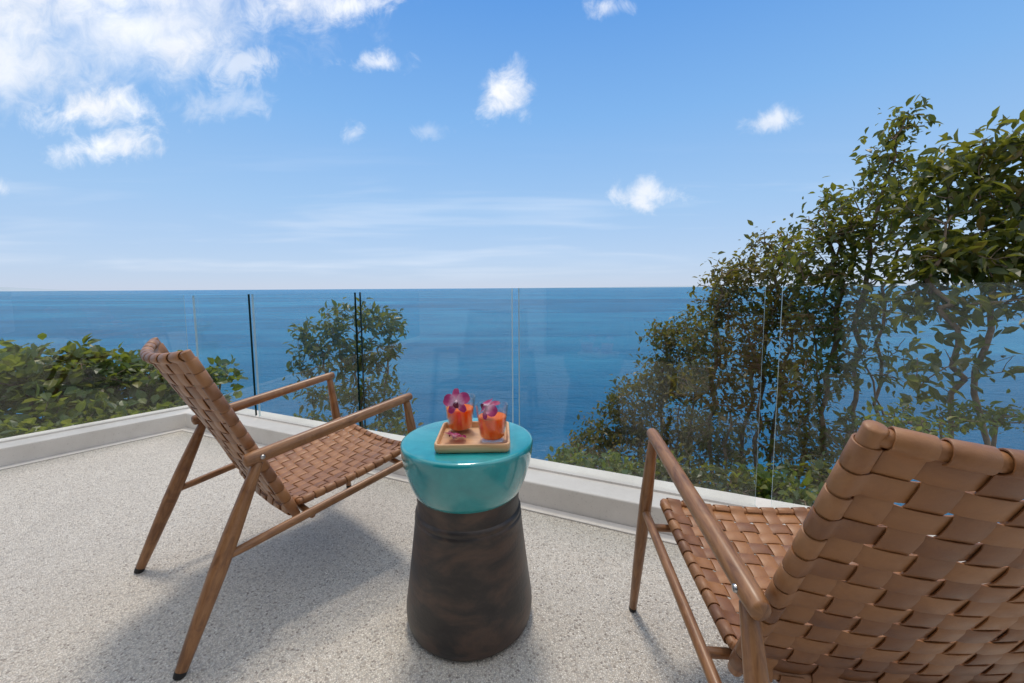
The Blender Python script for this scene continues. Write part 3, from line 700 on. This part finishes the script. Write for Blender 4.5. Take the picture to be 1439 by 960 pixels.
def petal_mesh(L, Wd, cup, droop_, notch=0.0, nu=5, nv=9):
    V, U, F = [], [], []
    for i in range(nv):
        v = i / (nv - 1); wv = Wd * max(.16, (1 - abs(2 * v - 1.12) ** 2.4 / 1.32)) ** .8
        if v > .99: wv = Wd * .42
        for j in range(nu):
            u = j / (nu - 1) * 2 - 1
            V.append((u * wv / 2, v * L, cup * (u * u) * wv + droop_ * L * (math.sin(v * 2.0) * .5 - .55 * v * v) + .0009 * math.sin(9 * v + 3 * u))); U.append((u * .5 + .5, v))
    for i in range(nv - 1):
        for j in range(nu - 1): F.append((i * nu + j, i * nu + j + 1, (i + 1) * nu + j + 1, (i + 1) * nu + j))
    return V, F, U
def orchid(loc, normal, roll, size, label, fold=0.0):
    root = empty('orchid_flower', loc)
    root.rotation_mode = 'QUATERNION'; q = Vector(normal).normalized().to_track_quat('Z', 'Y'); root.rotation_quaternion = q @ Matrix.Rotation(roll, 3, 'Z').to_quaternion()
    tag(root, label, 'flower', 'purple orchid flowers')
    spec = [(90, .50, .24, .0), (90 + 72, .50, .40, .002), (90 - 72, .50, .40, .002), (90 + 142, .47, .24, -.001), (90 - 142, .47, .24, -.001)]
    for (ang, L, Wd, zo) in spec:
        V, F, U = petal_mesh(L * size, Wd * size * 1.1, .12, .28 + .5 * fold)
        a = math.radians(ang - 90)
        V2 = []
        for (x, y, z) in V:
            th = fold * 1.1; y2, z2 = y * math.cos(th) - z * math.sin(th), y * math.sin(th) + z * math.cos(th)
            V2.append((x * math.cos(a) - y2 * math.sin(a), x * math.sin(a) + y2 * math.cos(a), z2 + zo))
        o = mesh_obj('petal', V2, F, 'orchid_petal', root, uvs=U, smooth=179)
    # lip and column
    V, F, U = petal_mesh(.26 * size, .20 * size, .35, 1.1)
    mesh_obj('lip', [(-x, -y * .9, z + .10 * size - y * .2) for (x, y, z) in V], F, 'orchid_lip', root, uvs=U, smooth=179)
    Vc, Fc, Uc = rod_geo([(0, 0, 0), (0, .01 * size, .08 * size), (0, -.03 * size, .16 * size)], [.035 * size, .05 * size, .045 * size], ref=(1, 0, 0), seg=10, cap=.8)
    mesh_obj('column', Vc, Fc, 'orchid_petal', root, uvs=[(.5, .1)] * len(Vc), smooth=179)
    return root
o1 = at_y(642, 565, g1[1] - .043); o1[2] = max(o1[2], .575)
orchid(o1, (-.10, -1.0, .42), math.radians(8), .072, 'wide open pink and purple orchid facing out over the rim of a juice glass')
o2 = at_y(685, 572, g2[1] - .030)
orchid(o2, (-.55, -.55, .75), math.radians(-35), .066, 'dark purple orchid drooping sideways across the rim of a juice glass', fold=-.35)
o3 = at_z(638, 617, TRZ + .010)
orchid(o3, (.25, .35, .9), math.radians(100), .068, 'wilted purple orchid lying on the tray beside the juice glasses', fold=.30)

# ------------------------------------------------------------------ woven sling chairs
D_ = dict(Wd=.2593, za_r=.4658, za_f=.531, La=.4407, yr=-.203, yf=.5205, bty=-.1255, btz=.7410, bby=.0877, bbz=.2571, rr=.4958, rf=.397, spr=.0182, spf=.0247, wf=.018)
def strap(name, frames, wd, th, parent):
    """frames: list of (pos, width_dir, normal)"""
    sec = [(-.5, -.3), (-.485, -.5), (.485, -.5), (.5, -.3), (.5, .3), (.48, .5), (0, .54), (-.48, .5), (-.5, .3)]
    n = len(sec); V, F = [], []
    for (p, wdir, nn) in frames:
        for (a, b) in sec: V.append(p + wdir * a * wd + nn * b * th)
    for i in range(len(frames) - 1):
        for j in range(n): F.append((i * n + j, i * n + (j + 1) % n, (i + 1) * n + (j + 1) % n, (i + 1) * n + j))
    F += [tuple(range(n))[::-1], tuple((len(frames) - 1) * n + j for j in range(n))]
    return mesh_obj(name, V, F, 'brown_leather', parent, smooth=48)
def weave(P, na, nb, La, Lb, Rw, wd_a, wd_b, th, parent, rnd):
    """P(a,b): a in [-1,1] across, b in [0,1] along. La/Lb: size in metres. na straps run along b, nb straps run across."""
    h = th * .80
    def frame(a, b):
        e = 1e-3
        p = P(a, b); ta = nrm(P(a + e, b) - P(a - e, b)); tb_ = nrm(P(a, b + e) - P(a, b - e)); return p, ta, tb_, nrm(np.cross(ta, tb_))
    ma, mb = Rw * .55 / (La / 2), Rw * .55 / Lb
    ca = [-1 + ma + (2 - 2 * ma) * (i + .5) / na for i in range(na)]
    cb = [mb + (1 - 2 * mb) * (i + .5) / nb for i in range(nb)]
    def path(run_a, k):
        cross = ca if run_a else cb; m = len(cross)
        lo, hi = (-1, 1) if run_a else (0, 1)
        st = (cross[1] - cross[0])
        sg = [(1 if ((i + k) % 2) else -1) * (1 if run_a else -1) for i in range(m)]
        fixed = (cb[k] if run_a else ca[k]) + rnd.uniform(-.03, .03) * (cb[1] - cb[0] if run_a else ca[1] - ca[0])
        keys = []
        for i, c in enumerate(cross):
            keys += [(c - .30 * st, sg[i] * h), (c, sg[i] * h * 1.15), (c + .30 * st, sg[i] * h)]
        fr = []
        def emit(t, off, tilt=0.0):
            a, b = (t, fixed) if run_a else (fixed, t)
            p, ta, tb_, n = frame(a, b); fr.append((p + n * off, tb_ if run_a else ta, n))
        def wrap(end, s):
            a, b = (end, fixed) if run_a else (fixed, end)
            p, ta, tb_, n = frame(a, b); t = (ta if run_a else tb_) * (1 if end == hi else -1); wdir = tb_ if run_a else ta
            out = []
            for q in np.linspace(0, 235, 12):
                f_ = math.radians(q); rad_ = Rw * (1 - .03 * q / 235)
                radial = n * s * math.cos(f_) + t * math.sin(f_)
                out.append((p + radial * rad_, wdir, radial * s))
            return out
        s0, s1 = sg[0], sg[-1]
        fr += wrap(lo, s0)[::-1]
        emit(lo + (keys[0][0] - lo) * .55, s0 * (h + (Rw - h) * .55))
        for i, (t, off) in enumerate(keys):
            if i and keys[i - 1][1] * off < 0:
                t0 = keys[i - 1][0]; emit(t0 + (t - t0) * .5, 0.0)
            emit(t, off + rnd.uniform(-.0003, .0003))
        emit(hi - (hi - keys[-1][0]) * .55, s1 * (h + (Rw - h) * .55))
        fr += wrap(hi, s1)
        return fr
    for k in range(nb): strap('strap', path(True, k), wd_b * rnd.uniform(.955, 1.02), th, parent)
    for k in range(na): strap('strap', path(False, k), wd_a * rnd.uniform(.955, 1.02), th, parent)

def build_chair(loc, rz, label, seed):
    rnd = random.Random(seed); random.seed(seed); d = D_
    root = empty('sling_chair', (loc[0], loc[1], 0), rz)
    tag(root, label, 'chair', 'woven leather sling chairs')
    for s in (-1, 1):
        w0 = d['Wd'] * s; wfr = w0 + s * d['wf']
        pr = np.array([w0, 0, d['za_r']]); af = np.array([wfr, d['La'], d['za_f']])
        fr = np.array([w0 + s * d['spr'], d['yr'], 0.0]); ff = np.array([wfr + s * d['spf'], d['yf'], 0.0])
        dirn = nrm(af - pr); a0 = pr - dirn * .034; a1 = af + dirn * .016
        L = lambda A, B, q: A + (B - A) * q
        arm = rod('armrest', [a0, L(a0, a1, .04), L(a0, a1, .3), L(a0, a1, .65), L(a0, a1, .96), a1], [(.0150, .0165), (.0165, .0185), (.0165, .018), (.0155, .016), (.0148, .0145), (.0135, .0130)], 'teak_wood', root, seg=16, cap=.55)
        bo = pr + np.array([s * .0162, 0, 0])
        b = rod('bolt', [bo, bo + np.array([s * .003, 0, 0])], [.0062, .0055], 'steel', arm, ref=(0, 1, 0), seg=14, cap=.15)
        # rear leg: spindle, wider in the side plane
        up_ = nrm(pr - fr); f1 = L(fr, pr, .025)
        leg = rod('leg', [f1, L(fr, pr, .22), L(fr, pr, .45), L(fr, pr, .62), L(fr, pr, .82), L(fr, pr, .965)], [(.0125, .0135), (.0155, .0175), (.0178, .0212), (.0175, .0208), (.0150, .0168), (.0125, .0125)], 'teak_wood', root, ref=(1, 0, 0), seg=16, cap=.3)
        rod('foot_cap', [fr + up_ * .0005, f1 + up_ * .001], [(.0120, .0125), (.0130, .0140)], 'black_rubber', leg, ref=(1, 0, 0), seg=14, cap=.1)
        up_ = nrm(af - ff); f1 = L(ff, af, .02)
        leg = rod('leg', [f1, L(ff, af, .25), L(ff, af, .5), L(ff, af, .68), L(ff, af, .85), L(ff, af, .972)], [(.0100, .0110), (.0130, .0140), (.0152, .0168), (.0155, .0172), (.0135, .0145), (.0115, .0115)], 'teak_wood', root, ref=(1, 0, 0), seg=16, cap=.3)
        rod('foot_cap', [ff + up_ * .0005, f1 + up_ * .001], [(.0098, .0105), (.0104, .0114)], 'black_rubber', leg, ref=(1, 0, 0), seg=14, cap=.1)
        r0 = pr + (fr - pr) * d['rr']; r1 = af + (ff - af) * d['rf']
        rod('side_rail', [r0, L(r0, r1, .1), L(r0, r1, .5), L(r0, r1, .9), r1], [(.0095, .0095), (.0105, .0115), (.0105, .0125), (.0105, .0115), (.0095, .0095)], 'teak_wood', root, ref=(1, 0, 0), seg=14, cap=.1)
    # rail as a line in the side plane
    def rail_z(y):
        y0, z0 = d['yr'] * d['rr'], d['za_r'] * (1 - d['rr']); y1 = d['La'] + (d['yf'] - d['La']) * d['rf']; z1 = d['za_f'] * (1 - d['rf']); return z0 + (z1 - z0) * (y - y0) / (y1 - y0)
    def rail_x(y): return d['Wd'] + .010 + (d['wf'] + .005) * np.clip((y + .1) / .57, 0, 1)
    for y in (.118, .425):
        xx = rail_x(y) - .004; z = rail_z(y) - .012
        rod('crossbar', [(-xx, y, z), (0, y, z - .004), (xx, y, z)], [.009, .0095, .009], 'teak_wood', root, ref=(0, 0, 1), seg=12, cap=.1)
    # seat
    ys0, ys1 = .104, .472
    hs0, hs1 = .226, .240
    def PS(a, b):
        y = ys0 + (ys1 - ys0) * b; return np.array([a * (hs0 + (hs1 - hs0) * b), y, rail_z(y) + .020 - .020 * (1 - a * a) - .006 * math.sin(math.pi * min(max(b, 0), 1)) + .004 * b])
    def frame_rods(P, r):
        t = np.linspace(-1, 1, 15); q = np.linspace(0, 1, 9)
        return [([P(a, 0) for a in t], [r] * 15), ([P(a, 1) for a in t], [r] * 15), ([P(-1, b) for b in q], [r] * 9), ([P(1, b) for b in q], [r] * 9)]
    seat = rods('seat', frame_rods(PS, .0088), 'brown_leather', root, ref=(.3, .2, .93), seg=12, cap=.6)
    weave(PS, 12, 11, .466, .37, .0112, .0318, .0290, .0024, seat, rnd)
    # backrest, bowed backwards between its side rods
    nb_ = nrm(np.array([0, -(d['btz'] - d['bbz']), (d['bty'] - d['bby'])]))     # backward normal
    Ltot = math.hypot(d['btz'] - d['bbz'], d['bty'] - d['bby'])
    def PB(a, b):
        y = d['bby'] + (d['bty'] - d['bby']) * b; z = d['bbz'] + .004 + (d['btz'] - d['bbz'] - .004) * b
        hw = .226 + (.202 - .226) * b
        return np.array([a * hw, y, z]) + nb_ * (.012 + .036 * b) * (1 - a * a)
    specs = frame_rods(PB, .0105)
    ext = .010 / Ltot
    for i, a in ((2, -1), (3, 1)): specs[i] = ([PB(a, b) for b in np.linspace(-ext, 1 + ext, 11)], [.0118] * 11)
    back = rods('backrest', specs, 'brown_leather', root, ref=(.9, .3, .2), seg=14, cap=.35)
    weave(PB, 9, 13, .43, Ltot, .0135, .0372, .0362, .0026, back, rnd)
    return root
build_chair((-0.8594, 1.2231), -0.7124, 'woven brown leather sling chair seen side-on in front of the corner glass panels', 51)
build_chair((0.5953, 0.5410), -0.0738, 'woven brown leather sling chair seen from behind its backrest, next to the bronze trees', 52)
